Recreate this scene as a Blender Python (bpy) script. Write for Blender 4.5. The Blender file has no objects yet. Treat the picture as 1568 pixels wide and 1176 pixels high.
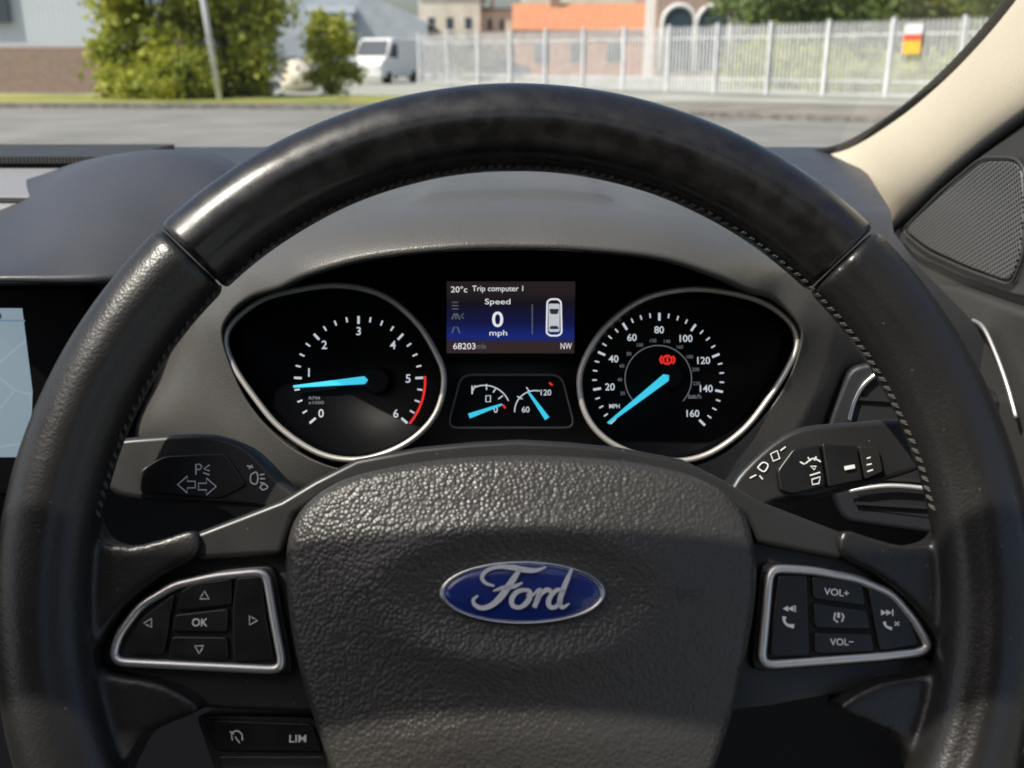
import bpy, bmesh, math, random
from mathutils import Vector, Matrix
from math import sin, cos, pi, radians, atan2
random.seed(7)
scene=bpy.context.scene
# ------------------------------------------------------------------ image pixels cast along view rays to assumed depths and planes
F=1500.0; CX,CY=784.0,588.0; PITCH=radians(18.3)
EYE=Vector((0,0,1.25))
FW=Vector((0,cos(PITCH),-sin(PITCH))); UP=Vector((0,sin(PITCH),cos(PITCH))); RT=Vector((1,0,0))
def ray(px,py): return FW+RT*((px-CX)/F)+UP*((CY-py)/F)
def Q(px,py,d): return EYE+ray(px,py)*d
def G(px,py,Y):
    r=ray(px,py); return EYE+r*(Y/r.y)
def DX(px,py,x):
    r=ray(px,py); return EYE+r*(x/r.x)
class Frame:
    def __init__(s,origin,tilt,yaw=0):
        X=Vector((1,0,0)); Y=Vector((0,sin(tilt),cos(tilt))); Z=X.cross(Y)
        M=Matrix((X,Y,Z)).transposed()
        M=Matrix.Rotation(yaw,3,'Z')@M
        s.M=Matrix.Translation(origin)@M.to_4x4(); s.I=s.M.inverted(); s.c=s.I@EYE
    def t(s,px,py,z=0.0):
        d=s.I.to_3x3()@ray(px,py); return s.c+d*((z-s.c.z)/d.z)
    def sc(s,px,py,z=0.0):
        return (s.t(px+1,py,z)-s.t(px-1,py,z)).length/2
# ------------------------------------------------------------------ materials
def mat(name,col,rough=.5,metal=0,spec=.5,coat=0,emis=None,es=1):
    m=bpy.data.materials.new(name); m.use_nodes=True
    b=m.node_tree.nodes['Principled BSDF']
    b.inputs['Base Color'].default_value=(*col,1); b.inputs['Roughness'].default_value=rough
    b.inputs['Metallic'].default_value=metal; b.inputs['Specular IOR Level'].default_value=spec
    b.inputs['Coat Weight'].default_value=coat
    if emis: b.inputs['Emission Color'].default_value=(*emis,1); b.inputs['Emission Strength'].default_value=es
    m.cycles.emission_sampling='NONE'
    return m
def N(m,t,**k):
    n=m.node_tree.nodes.new(t)
    for a,v in k.items(): setattr(n,a,v)
    return n
def L(m,a,b): m.node_tree.links.new(a,b)
def coords(m,sx=1,sy=1,sz=1):
    tc=N(m,'ShaderNodeTexCoord'); mp=N(m,'ShaderNodeMapping'); mp.inputs['Scale'].default_value=(sx,sy,sz)
    L(m,tc.outputs['Object'],mp.inputs['Vector']); return mp.outputs['Vector']
def add_noise(m,scale,bump=0.3,dist=.0003,c1=None,c2=None,r1=None,r2=None,detail=2,cscale=None,stretch=(1,1,1)):
    b=m.node_tree.nodes['Principled BSDF']; v=coords(m,*stretch)
    n=N(m,'ShaderNodeTexNoise'); n.inputs['Scale'].default_value=scale; n.inputs['Detail'].default_value=detail
    L(m,v,n.inputs['Vector'])
    if bump:
        bp=N(m,'ShaderNodeBump'); bp.inputs['Strength'].default_value=bump; bp.inputs['Distance'].default_value=dist
        L(m,n.outputs['Fac'],bp.inputs['Height']); L(m,bp.outputs['Normal'],b.inputs['Normal'])
    n2=n
    if cscale:
        n2=N(m,'ShaderNodeTexNoise'); n2.inputs['Scale'].default_value=cscale; n2.inputs['Detail'].default_value=4
        L(m,v,n2.inputs['Vector'])
    if c1:
        r=N(m,'ShaderNodeValToRGB'); r.color_ramp.elements[0].position=.35; r.color_ramp.elements[1].position=.65
        r.color_ramp.elements[0].color=(*c1,1); r.color_ramp.elements[1].color=(*c2,1)
        L(m,n2.outputs['Fac'],r.inputs['Fac']); L(m,r.outputs['Color'],b.inputs['Base Color'])
    if r1 is not None:
        r=N(m,'ShaderNodeMapRange'); r.inputs['From Min'].default_value=.3; r.inputs['From Max'].default_value=.7
        r.inputs['To Min'].default_value=r1; r.inputs['To Max'].default_value=r2
        L(m,n2.outputs['Fac'],r.inputs['Value']); L(m,r.outputs['Result'],b.inputs['Roughness'])
    return m
def add_grain(m,scale,strength,dist,r1=.4,r2=.55):
    """pebbled leather-look moulding grain"""
    b=m.node_tree.nodes['Principled BSDF']; v=coords(m)
    vo=N(m,'ShaderNodeTexVoronoi',feature='F1'); vo.inputs['Scale'].default_value=scale
    L(m,v,vo.inputs['Vector'])
    fn=N(m,'ShaderNodeTexNoise'); fn.inputs['Scale'].default_value=scale*.45; fn.inputs['Detail'].default_value=1; L(m,v,fn.inputs['Vector'])
    mu=N(m,'ShaderNodeMath',operation='MULTIPLY_ADD'); L(m,vo.outputs['Distance'],mu.inputs[0]); mu.inputs[1].default_value=-1.0
    L(m,fn.outputs['Fac'],mu.inputs[2])
    bp=N(m,'ShaderNodeBump'); bp.inputs['Strength'].default_value=strength; bp.inputs['Distance'].default_value=dist
    L(m,mu.outputs[0],bp.inputs['Height']); L(m,bp.outputs['Normal'],b.inputs['Normal'])
    ln=N(m,'ShaderNodeTexNoise'); ln.inputs['Scale'].default_value=22; ln.inputs['Detail'].default_value=4; L(m,v,ln.inputs['Vector'])
    rr=N(m,'ShaderNodeMapRange'); rr.inputs['From Min'].default_value=.3; rr.inputs['From Max'].default_value=.7
    rr.inputs['To Min'].default_value=r1; rr.inputs['To Max'].default_value=r2
    L(m,ln.outputs['Fac'],rr.inputs['Value']); L(m,rr.outputs['Result'],b.inputs['Roughness'])
    return m
def add_dust(m,base,scale=420,amt=.16,thr=.16):
    """scattered dust specks and lint on the surface"""
    b=m.node_tree.nodes['Principled BSDF']; v=coords(m)
    vo=N(m,'ShaderNodeTexVoronoi',feature='F1'); vo.inputs['Scale'].default_value=scale; L(m,v,vo.inputs['Vector'])
    a=N(m,'ShaderNodeMath',operation='LESS_THAN'); L(m,vo.outputs['Distance'],a.inputs[0]); a.inputs[1].default_value=thr
    s=N(m,'ShaderNodeSeparateXYZ'); L(m,vo.outputs['Color'],s.inputs[0])
    g=N(m,'ShaderNodeMath',operation='GREATER_THAN'); L(m,s.outputs['X'],g.inputs[0]); g.inputs[1].default_value=.80
    f=N(m,'ShaderNodeMath',operation='MULTIPLY'); L(m,a.outputs[0],f.inputs[0]); L(m,g.outputs[0],f.inputs[1])
    mx=N(m,'ShaderNodeMix',data_type='RGBA'); L(m,f.outputs[0],mx.inputs['Factor']); mx.inputs['A'].default_value=(*base,1); mx.inputs['B'].default_value=(amt,amt*.97,amt*.9,1)
    L(m,mx.outputs['Result'],b.inputs['Base Color']); return m
M_airbag=add_grain(mat('airbag_vinyl',(.040,.038,.035),.42),620,.6,.0006,.31,.42)
M_rimtop=add_noise(mat('smooth_leather',(.010,.0095,.009),.28,coat=.25),700,.12,.0002,c1=(.008,.0076,.0072),c2=(.0135,.0128,.012),r1=.20,r2=.38,cscale=110)
M_rim=add_dust(add_grain(mat('grained_leather',(.015,.0142,.0135),.36),850,.24,.0003,.24,.42),(.015,.0142,.0135),300,.10,.09)
M_thread=mat('thread',(.10,.092,.08),.7)
M_satin=add_dust(add_noise(mat('satin_black_plastic',(.020,.0195,.0188),.42),1500,.1,.0001,r1=.31,r2=.43,cscale=30),(.020,.0195,.0188),330,.14,.10)
M_pod=add_noise(mat('switch_panel',(.010,.0098,.0096),.3),1200,.06,.0001,r1=.25,r2=.4,cscale=40)
M_btn=add_noise(mat('button_black',(.009,.009,.009),.35),900,.08,.0001,r1=.25,r2=.45,cscale=60)
M_silver=add_noise(mat('satin_silver',(.72,.71,.69),.35,metal=.75),800,.05,.0001,r1=.28,r2=.4,cscale=50)
M_chrome=mat('chrome',(.8,.8,.82),.15,metal=1)
M_print=mat('white_print',(.8,.8,.8),.5)
M_hood=add_dust(add_noise(mat('dash_soft_black',(.090,.087,.080),.4),1100,.7,.0004,r1=.32,r2=.42,cscale=25),(.090,.087,.080),380,.22,.11)
M_dash=add_noise(mat('dash_grain',(.045,.047,.054),.5),1000,.4,.0003,r1=.38,r2=.5,cscale=20)
M_facia=add_noise(mat('facia_black',(.012,.013,.017),.5),900,.3,.0003)
M_black=mat('matt_black',(.004,.004,.005),.6)
M_gloss=mat('gauge_black',(.003,.003,.004),.45,spec=.08)
M_face=mat('gauge_face',(.004,.004,.006),.45,spec=.15)
M_ringm=mat('bezel_metal',(.66,.62,.57),.4,metal=.6)
M_lit=mat('lit_white',(.1,.1,.1),.5,emis=(.72,.80,.88),es=.7)
M_litd=mat('lit_dim',(.05,.05,.05),.5,emis=(.35,.38,.42),es=.3)
M_litw=mat('lcd_white',(.05,.05,.05),.5,emis=(.9,.9,.95),es=.85)
M_red=mat('lit_red',(.2,.01,.01),.5,emis=(1,.03,.02),es=.8)
M_cyan=mat('needle_cyan',(.02,.3,.4),.4,emis=(.05,.62,.85),es=.85)
M_blue=mat('badge_blue',(.010,.026,.17),.18,coat=.6)
M_badgew=mat('badge_silver',(.80,.82,.84),.3,metal=.3)
M_cream=add_noise(mat('cream_cloth',(.46,.41,.32),.85),1600,.5,.0004,c1=(.52,.46,.35),c2=(.60,.54,.42),cscale=900)
M_door=add_dust(add_noise(mat('door_plastic',(.050,.049,.047),.5),900,.4,.0004,r1=.40,r2=.52,cscale=20),(.050,.049,.047),300,.16,.08)
M_seal=mat('rubber_seal',(.012,.012,.013),.7)
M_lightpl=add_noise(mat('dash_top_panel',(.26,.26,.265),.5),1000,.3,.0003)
# ------------------------------------------------------------------ helpers
def link(o,parent=None):
    scene.collection.objects.link(o)
    if parent: o.parent=parent
    return o
def empty(name,M=None):
    o=bpy.data.objects.new(name,None); o.empty_display_size=.02
    if M is not None: o.matrix_world=M
    return link(o)
def mk(name,vs,fs,m,parent=None,smooth=True,bevel=0,seg=3,mi=None,weighted=False):
    me=bpy.data.meshes.new(name); me.from_pydata([tuple(v) for v in vs],[],fs)
    bm=bmesh.new(); bm.from_mesh(me); bmesh.ops.recalc_face_normals(bm,faces=bm.faces); bm.to_mesh(me); bm.free()
    for x in (m if isinstance(m,(list,tuple)) else [m]): me.materials.append(x)
    if smooth: me.polygons.foreach_set('use_smooth',[True]*len(me.polygons))
    if mi:
        for p,i in zip(me.polygons,mi): p.material_index=i
    o=link(bpy.data.objects.new(name,me),parent)
    if bevel:
        b=o.modifiers.new('b','BEVEL'); b.width=bevel; b.segments=seg; b.limit_method='ANGLE'; b.angle_limit=radians(35)
        w=o.modifiers.new('w','WEIGHTED_NORMAL'); w.keep_sharp=True; w.weight=100
    return o
def cat(P,n=6,closed=True):
    P=[Vector(p) for p in P]; out=[]; N_=len(P)
    for i in range(N_ if closed else N_-1):
        if closed: a,b,c,d=P[i-1],P[i],P[(i+1)%N_],P[(i+2)%N_]
        else: a,b,c,d=P[max(i-1,0)],P[i],P[i+1],P[min(i+2,N_-1)]
        for k in range(n):
            t=k/n
            out.append(.5*((2*b)+(c-a)*t+(2*a-5*b+4*c-d)*t*t+(3*b-a-3*c+d)*t**3))
    if not closed: out.append(P[-1])
    return out
def prism(fr,name,pts,z0,z1,m,parent,bevel=.001,smooth=0,seg=3,off=0):
    P=[Vector((a,b,0)) for a,b in pts]
    if smooth: P=cat(P,smooth,True)
    top=[fr.t(p.x,p.y,z1) for p in P]
    n=len(top); vs=top+[Vector((v.x,v.y,z0)) for v in top]
    fs=[list(range(n)),list(range(2*n-1,n-1,-1))]+[[i,(i+1)%n,n+(i+1)%n,n+i] for i in range(n)]
    return mk(name,vs,fs,m,parent,bevel=bevel,seg=seg)
def rounded(pts,r,k=4):
    out=[];n=len(pts)
    for i in range(n):
        a=Vector(pts[i-1]);b=Vector(pts[i]);c=Vector(pts[(i+1)%n])
        u=(a-b);v=(c-b);ru=min(r,u.length*.45);rv=min(r,v.length*.45);u=b+u.normalized()*ru;v=b+v.normalized()*rv
        for j in range(k+1):
            t=j/k; p=u*(1-t)**2+b*2*t*(1-t)+v*t*t; out.append((p.x,p.y))
    return out
def dome(fr,name,pts,zt,prof,m,parent,smooth=6,fn=None):
    P=cat([Vector((a,b,0)) for a,b in pts],smooth,True)
    c=[fr.t(p.x,p.y,zt) for p in P]; n=len(c); cen=sum(c,Vector())/n
    vs=[];fs=[]
    for s,z in prof:
        for q in c:
            p=cen+(q-cen)*s; p.z=z+(fn(p,s) if fn else 0); vs.append(p)
    for k in range(len(prof)-1):
        for i in range(n):
            fs.append([k*n+i,k*n+(i+1)%n,(k+1)*n+(i+1)%n,(k+1)*n+i])
    p=cen.copy(); p.z=prof[-1][1]+(fn(p,0) if fn else 0); vs.append(p); ci=len(vs)-1; k=(len(prof)-1)*n
    for i in range(n): fs.append([k+i,k+(i+1)%n,ci])
    return mk(name,vs,fs,m,parent)
def tube(name,path,r,m,parent,closed=True,sec=10,rz=None,nrm=Vector((0,0,1)),taper=None):
    n=len(path); vs=[];fs=[]; rz=rz or r
    for i in range(n):
        a=path[i-1] if (closed or i>0) else path[i]; b=path[(i+1)%n] if (closed or i<n-1) else path[i]
        t=(b-a).normalized(); s=t.cross(nrm).normalized(); u=s.cross(t)
        f=taper(i/(n-1)) if taper else 1
        for k in range(sec):
            q=2*pi*k/sec; vs.append(path[i]+s*(r*f*cos(q))+u*(rz*f*sin(q)))
    for i in range(n if closed else n-1):
        for k in range(sec):
            j=(i+1)%n; fs.append([i*sec+k,i*sec+(k+1)%sec,j*sec+(k+1)%sec,j*sec+k])
    if not closed: fs.append(list(range(sec))); fs.append([(n-1)*sec+k for k in range(sec)])
    return mk(name,vs,fs,m,parent)
def ribbons(fr,name,lines,w,z,m,parent,thick=0):
    """lines: list of polylines of (x,y[,w])"""
    vs=[];fs=[]
    for ln in lines:
        n=len(ln); base=len(vs); pts=[fr.t(p[0],p[1],z) for p in ln]; closed=(pts[0]-pts[-1]).length<1e-6 and n>3
        for i,p in enumerate(pts):
            a=pts[i-1] if i>0 else (pts[-2] if closed else p); b=pts[i+1] if i<n-1 else (pts[1] if closed else p)
            t=(b-a).normalized(); s=Vector((-t.y,t.x,0)); ww=(ln[i][2] if len(ln[i])>2 else w)*fr.sc(ln[i][0],ln[i][1],z)/2
            vs+= [p+s*ww,p-s*ww]
        for i in range(n-1): fs.append([base+2*i,base+2*i+1,base+2*i+3,base+2*i+2])
    o=mk(name,vs,fs,m,parent,smooth=False)
    if thick:
        s=o.modifiers.new('s','SOLIDIFY'); s.thickness=thick; s.offset=0
    return o
def smoothline(l,k=6):
    P=[Vector(((*p,0)[:3])) for p in l]
    return [(v.x,v.y,v.z) if len(l[0])>2 else (v.x,v.y) for v in cat(P,k,False)]
def text(fr,name,s,cx,cy,h,z,m,parent,w=None,bold=.012,rot=0,extr=0):
    cu=bpy.data.curves.new(name,'FONT'); cu.body=s; cu.offset=bold; cu.extrude=0; cu.resolution_u=4
    o=bpy.data.objects.new(name,cu); scene.collection.objects.link(o)
    dg=bpy.context.evaluated_depsgraph_get(); me=bpy.data.meshes.new_from_object(o.evaluated_get(dg))
    bpy.data.objects.remove(o)
    xs=[v.co.x for v in me.vertices]; ys=[v.co.y for v in me.vertices]
    bw=max(xs)-min(xs); bh=max(ys)-min(ys); mx=(max(xs)+min(xs))/2; my=(max(ys)+min(ys))/2
    u=fr.sc(cx,cy,z); sy=h*u/bh; sx=(w*u/bw) if w else sy; c=fr.t(cx,cy,z)
    for v in me.vertices:
        x=(v.co.x-mx)*sx; y=(v.co.y-my)*sy
        v.co=(c.x+x*cos(rot)-y*sin(rot),c.y+x*sin(rot)+y*cos(rot),z)
    me.materials.clear(); me.materials.append(m); me.name=name
    return link(bpy.data.objects.new(name,me),parent)
def loft(name,rings,m,parent=None,closed=True,cap=False):
    n=len(rings[0]); vs=[p for r in rings for p in r]; fs=[]
    for k in range(len(rings)-1):
        for i in range(n if closed else n-1):
            j=(i+1)%n; fs.append([k*n+i,k*n+j,(k+1)*n+j,(k+1)*n+i])
    if cap: fs.append([(len(rings)-1)*n+i for i in range(n)])
    return mk(name,vs,fs,m,parent)
def smooth_rows(rows,k=4):
    cols=list(zip(*rows)); cs=[cat(c,k,False) for c in cols]; return [list(r) for r in zip(*cs)]
def boxes(name,lst,m,parent=None,bevel=0):
    vs=[];fs=[]
    for (x0,y0,z0,x1,y1,z1) in lst:
        b=len(vs); vs+=[(x,y,z) for z in (z0,z1) for y in (y0,y1) for x in (x0,x1)]
        fs+=[[b+i for i in f] for f in ((0,1,3,2),(4,6,7,5),(0,4,5,1),(2,3,7,6),(0,2,6,4),(1,5,7,3))]
    return mk(name,vs,fs,m,parent,smooth=False,bevel=bevel)
# ================================================================== STEERING WHEEL
WF=Frame(Q(790,873,.37),radians(28)); SW=empty('steering_wheel',WF.M)
R0,RT_=.1775,.0175
def ang(px,py): p=WF.t(px,py,0); return atan2(p.y,p.x)
aL=ang(288,388); aR=ang(1303,383)
def rim_rings(a0,a1,n,ends=True,k=1.0):
    rings=[]
    for i in range(n+1):
        a=a0+(a1-a0)*i/n; f=1.0
        if ends:
            e=min(abs(a-a0),abs(a1-a))*R0
            f=1-.055*math.exp(-(e/.0012)**2)-.05*(1 if e<1e-5 else 0)
        # hand-wrapped leather is never perfectly even
        f*=1+.004*sin(a*9.1)+.003*sin(a*23.7+1.3)
        rr=RT_*f*k
        ring=[]
        for j in range(40):
            q=2*pi*j/40; c_,s_=cos(q),sin(q)
            R=R0+rr*1.0*c_; z=rr*(.96*s_)
            z-= .0012*math.exp(-((q-pi*.66)/.14)**2)
            ring.append(Vector((R*cos(a),R*sin(a),z)))
        rings.append(ring)
    return rings
def ring_mesh(name,rings,m,parent):
    n=40; vs=[p for r in rings for p in r]; fs=[]
    for k in range(len(rings)-1):
        for i in range(n): fs.append([k*n+i,k*n+(i+1)%n,(k+1)*n+(i+1)%n,(k+1)*n+i])
    fs.append(list(range(n))); fs.append([(len(rings)-1)*n+i for i in range(n)])
    return mk(name,vs,fs,m,parent)
ring_mesh('rim_upper_leather',rim_rings(aR+.002,aL-.002,500),M_rimtop,SW)
low=ring_mesh('rim_lower_leather',rim_rings(aL+.002,aR+2*pi-.002,500),M_rim,SW)
def mir(P): return [(1590-a,b) for a,b in P][::-1]
SPK=[(40,730),(118,765),(132,800),(150,826),(200,836),(252,824),(298,812),(300,850),(245,880),(185,930),(146,990),(146,1022),(180,1036),(240,1046),(292,1072),(300,1090),(250,1112),(210,1135),(185,1180),(150,1230),(60,1200),(20,950)]
objs=[low]
for P in (SPK,mir(SPK)):
    o=prism(WF,'spoke_skin',P,-.020,-.001,M_rim,SW,bevel=0,smooth=3); objs.append(o)
bpy.context.view_layer.update()
for o in scene.objects: o.select_set(False)
for o in objs: o.select_set(True)
bpy.context.view_layer.objects.active=low
bpy.ops.object.join()
rm=low.modifiers.new('r','REMESH'); rm.mode='VOXEL'; rm.voxel_size=.0013; rm.use_smooth_shade=True
sm=low.modifiers.new('s','SMOOTH'); sm.factor=.6; sm.iterations=9
vs=[];fs=[]
def stitch(p,q,r):
    t=(q-p); L_=t.length; t.normalize(); s=t.cross(Vector((0,0,1)))
    if s.length<.1: s=t.cross(Vector((1,0,0)))
    s.normalize(); u=s.cross(t); b=len(vs)
    for k,(f,e) in enumerate(((0,.4),(.25,1),(.75,1),(1,.4))):
        for j in range(5):
            a=2*pi*j/5; vs.append(p+t*(L_*f)+(s*cos(a)+u*sin(a))*r*e)
    for k in range(3):
        for j in range(5): fs.append([b+k*5+j,b+k*5+(j+1)%5,b+k*5+5+(j+1)%5,b+k*5+5+j])
def rimpt(a,q,off=0):
    rr=RT_+off; R=R0+rr*1.0*cos(q); return Vector((R*cos(a),R*sin(a),rr*.96*sin(q)))
a=radians(8)
while a<radians(172):
    da=.0022/R0*1.0; j=random.uniform(-.03,.03)
    stitch(rimpt(a,2.95+j,.0002),rimpt(a+da,3.20+j,.0002),.00042)
    stitch(rimpt(a+da*1.3,3.20+j,.0002),rimpt(a+da*.5,2.95+j,.0002),.00038)
    a+=.0042/R0*random.uniform(.93,1.07)
mk('rim_stitching',vs,fs,M_thread,SW)
BK=[(170,1000),(200,935),(250,880),(300,830),(420,775),(490,740),(640,700),(790,690)]
BK=BK+[(1590-a,b) for a,b in BK[::-1][1:]]+[(1440,1030),(1300,1062),(1180,1084),(1110,1092),(1085,1200),(1000,1330),(800,1350),(590,1330),(505,1200),(480,1092),(300,1084),(230,1055),(160,1030)]
prism(WF,'hub_backing',BK,-.035,-.013,M_satin,SW,bevel=.002)
SH=[(297,858),(297,816),(360,792),(430,765),(480,735),(545,702),(640,684),(720,676),(795,672)]
SH=SH+[(1590-a,b) for a,b in SH[::-1][1:]]
SH+= [(1160,832),(1140,790),(1080,750),(940,722),(795,715),(650,722),(510,750),(450,790),(430,850)]
prism(WF,'hub_shroud',SH,-.03,-.0045,M_satin,SW,bevel=.0025,seg=4)
AB=[(437,850),(448,800),(478,762),(530,732),(610,712),(700,700),(795,696),(890,699),(980,708),(1060,727),(1112,755),(1145,795),(1158,850),(1158,910),(1146,990),(1128,1070),(1100,1160),(1060,1260),(1000,1320),(880,1345),(795,1350),(710,1345),(600,1320),(540,1260),(500,1160),(470,1070),(450,990),(438,910)]
bc=WF.t(800,908,0)
def abz(p,s):
    e=math.hypot((p.x-bc.x)/.041,(p.y-bc.y)/.0185)
    z=-.0024*math.exp(-(e/1.05)**6)+.0009*math.exp(-((e-1.35)/.28)**2)
    z+= .0030*math.exp(-((p.y+.062)/.012)**2)*(1 if s<.9 else 0)*(1-s) 
    return z*(1 if s<.97 else 0)
prof=[(1.0,-.022),(1.0,-.0075),(.997,-.0045),(.99,-.0018),(.98,-.0002),(.965,.0012),(.95,.0021)]
s=.92
while s>.03: prof.append((s,.0021+.0085*(1-((s)/.95)**2)));s-=.03
dome(WF,'airbag_cover',AB,-.004,prof,M_airbag,SW,smooth=8,fn=abz)
for sx in (545,1058):
    ribbons(WF,'horn_mark',[[(sx-14,905),(sx+6,905),(sx+18,897),(sx+18,921),(sx+6,913),(sx-14,913),(sx-14,905)],[(sx-20,898),(sx-20,918)]],1.6,.0082,M_satin,SW)
def ell(cx,cy,a,b,n=64): return [(cx+a*cos(2*pi*i/n),cy-b*sin(2*pi*i/n)) for i in range(n)]
bz=.0085
prism(WF,'badge_base',ell(800,908,127,49),-.002,bz+.0006,M_badgew,SW,bevel=.0012)
dome(WF,'badge_field',ell(800,908,120,43,32),bz+.0008,[(1,bz+.0004),(.99,bz+.001),(.9,bz+.0014),(.6,bz+.0019),(.3,bz+.0021)],M_blue,SW,smooth=2)
tube('badge_rim_line',[WF.t(x,y,bz+.0010) for x,y in ell(800,908,123.5,46.5)],.00055,M_chrome,SW,sec=6)
FS=[[(757,897,3),(744,893,5),(738,884,6),(745,874,6),(762,868,6),(785,869,8),(806,873,8),(822,873,6),(836,868,2)],
 [(796,872,5),(788,884,9),(777,900,10),(765,916,10),(752,927,8),(738,931,7),(727,926,6),(725,918,5),(732,912,3)],
 [(755,905,2),(770,900,6),(787,898,6),(800,892,3)],
 [(803,903,6),(792,906,7),(784,916,8),(785,927,7),(796,930,6),(807,922,8),(812,911,8),(809,904,6),(800,904,5)],
 [(806,911,3),(816,911,3),(822,905,4),(827,904,7),(824,915,8),(818,930,7)],
 [(821,920,3),(829,909,6),(838,903,7),(844,906,6)],
 [(864,906,6),(855,903,6),(846,909,7),(840,920,8),(842,929,7),(851,929,6),(860,918,6)],
 [(876,870,3),(869,886,7),(862,904,8),(857,921,8),(861,930,6),(872,924,2)]]
ribbons(WF,'badge_script',[smoothline(l) for l in FS],6,bz+.0030,M_badgew,SW,thick=.0008)
LB=[(168,1004),(178,972),(212,926),(266,894),(330,880),(400,873),(412,880),(424,950),(437,1018),(428,1028),(300,1022),(178,1016)]
RB=[(1182,868),(1240,871),(1312,884),(1368,908),(1404,950),(1427,990),(1416,1001),(1350,1008),(1172,1021),(1162,1012),(1168,950),(1174,880)]
def grow(P,k,d=0):
    cx=sum(a for a,b in P)/len(P); cy=sum(b for a,b in P)/len(P); return [(cx+(a-cx)*k,cy+(b-cy)*k) for a,b in P]
for nm,B in (('left',LB),('right',RB)):
    big=rounded(grow(B,1.10),30)
    prism(WF,'switch_panel_'+nm,big,-.02,-.0085,M_pod,SW,bevel=.001)
    path=[WF.t(x,y,-.0065) for x,y in rounded(grow(B,.965),14)]
    tube('switch_bezel_'+nm,path,.0017,M_silver,SW,sec=8,rz=.0016)
    prism(WF,'switch_well_'+nm,rounded(grow(B,.94),10),-.012,-.0078,M_black,SW,bevel=.0003)
BT={'up':[(276,905),(300,893),(355,886),(355,926),(268,936)],'ok':[(266,941),(350,931),(348,969),(262,968)],
'down':[(262,974),(348,975),(350,1010),(256,1004)],'left':[(192,996),(215,948),(268,908),(260,942),(257,970),(250,1003),(197,1001)],
'right':[(361,884),(400,880),(408,948),(420,1011),(356,1013),(355,930)],
'phone':[(1192,880),(1237,881),(1238,925),(1241,1005),(1180,1006),(1184,940)],'vol_up':[(1243,882),(1320,893),(1327,928),(1245,917)],
'voice':[(1245,923),(1328,934),(1335,964),(1247,962)],'vol_down':[(1247,968),(1336,970),(1341,998),(1247,1001)],
'seek':[(1328,897),(1368,915),(1396,955),(1407,988),(1347,997),(1335,935)]}
for k,P in BT.items(): prism(WF,'button_'+k,rounded(grow(P,.985),6),-.012,-.0055,M_btn,SW,bevel=.0007)
zt=-.0052
text(WF,'print_ok','OK',306,953,12,zt,M_print,SW,w=24)
text(WF,'print_vol_up','VOL+',1281,907,10.5,zt,M_print,SW,w=38,rot=-.09)
text(WF,'print_vol_down','VOL\u2212',1289,983,10.5,zt,M_print,SW,w=36)
def tri(cx,cy,r,a): 
    P=[(cx+r*cos(a+k*2*pi/3),cy-r*sin(a+k*2*pi/3)) for k in range(3)]; m_=((P[0][0]+P[1][0])/2,(P[0][1]+P[1][1])/2)
    return [m_,P[1],P[2],P[0],m_]
ribbons(WF,'print_arrows',[tri(313,913,8,pi/2),tri(305,993,8,-pi/2),tri(228,954,8,pi),tri(386,950,8,0)],1.6,zt,M_print,SW)
# phone + skip icons (track-back / track-forward wedges, handsets, voice)
ribbons(WF,'print_phone',[smoothline([(1201,944,6.5),(1201,951,4),(1206,957,4),(1216,959,6.5)]),[(1199,932,.6),(1207,932,9)],[(1207,932,.6),(1215,932,9)],[(1217.5,927,2),(1217.5,937,2)],
 [(1279,938),(1277,948),(1283,953)],[(1289,939),(1292,944),(1289,952)],[(1284,938,4),(1284,946,4)],
 [(1349,938,9),(1357,938,.6)],[(1357,938,9),(1365,938,.6)],[(1367,933,2),(1367,943,2)],smoothline([(1354,952,5),(1357,959,3.5),(1366,963,5)]),[(1370,952,2),(1377,958,2)],[(1377,952,2),(1370,958,2)]],2.4,zt,M_print,SW)
prism(WF,'limiter_pod',rounded([(300,1096),(480,1098),(505,1176),(520,1240),(350,1240),(322,1160)],8),-.045,-.020,M_satin,SW,bevel=.0015)
prism(WF,'limiter_button',rounded([(312,1102),(478,1108),(494,1152),(330,1150)],8),-.03,-.0185,M_btn,SW,bevel=.001)
prism(WF,'cancel_button',rounded([(334,1158),(498,1158),(510,1210),(350,1210)],8),-.03,-.0185,M_satin,SW,bevel=.001)
text(WF,'print_lim','LIM',456,1131,11,-.0182,M_print,SW,w=26)
ribbons(WF,'print_cruise',[smoothline([(356,1134),(355,1124),(362,1119),(370,1124),(371,1134)]),[(360,1128),(367,1138)],[(352,1120),(358,1124)]],1.8,-.0182,M_print,SW)
# ================================================================== STALKS
ST=empty('indicator_stalk',WF.M)
prism(WF,'stalk_arm',[(160,700),(175,674),(220,667),(300,663),(345,668),(385,688),(432,736),(470,765),(440,790),(390,776),(330,772),(210,766),(165,748)],-.062,-.040,M_satin,ST,bevel=.006,smooth=3,seg=5)
prism(WF,'stalk_pad',rounded([(213,720),(250,698),(345,693),(378,742),(335,764),(213,754)],8),-.045,-.0385,M_pod,ST,bevel=.001)
zs=-.038
ribbons(WF,'stalk_symbols',[[(272,742),(287,729),(287,737),(299,737),(299,747),(287,747),(287,755),(272,742)],[(331,745),(316,732),(316,740),(304,740),(304,750),(316,750),(316,758),(331,745)],
 [(300,727),(300,711),(306,711),(309,714),(306,719),(300,719)],[(321,712),(312,718),(321,721)],[(321,727),(311,724)]],2.2,zs+.0002,M_print,ST)
ribbons(WF,'stalk_symbols_lamp',[
 smoothline([(384,727),(392,723),(395,732),(392,741),(384,738),(384,727)]),[(398,727),(405,726)],[(398,733),(406,733)],[(398,739),(405,740)],smoothline([(398,746),(404,741),(410,746),(403,750),(398,746)]),[(378,713),(388,716)],[(381,718),(386,712)]],2.2,-.0392,M_print,ST)
WS=empty('wiper_stalk',WF.M)
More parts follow.
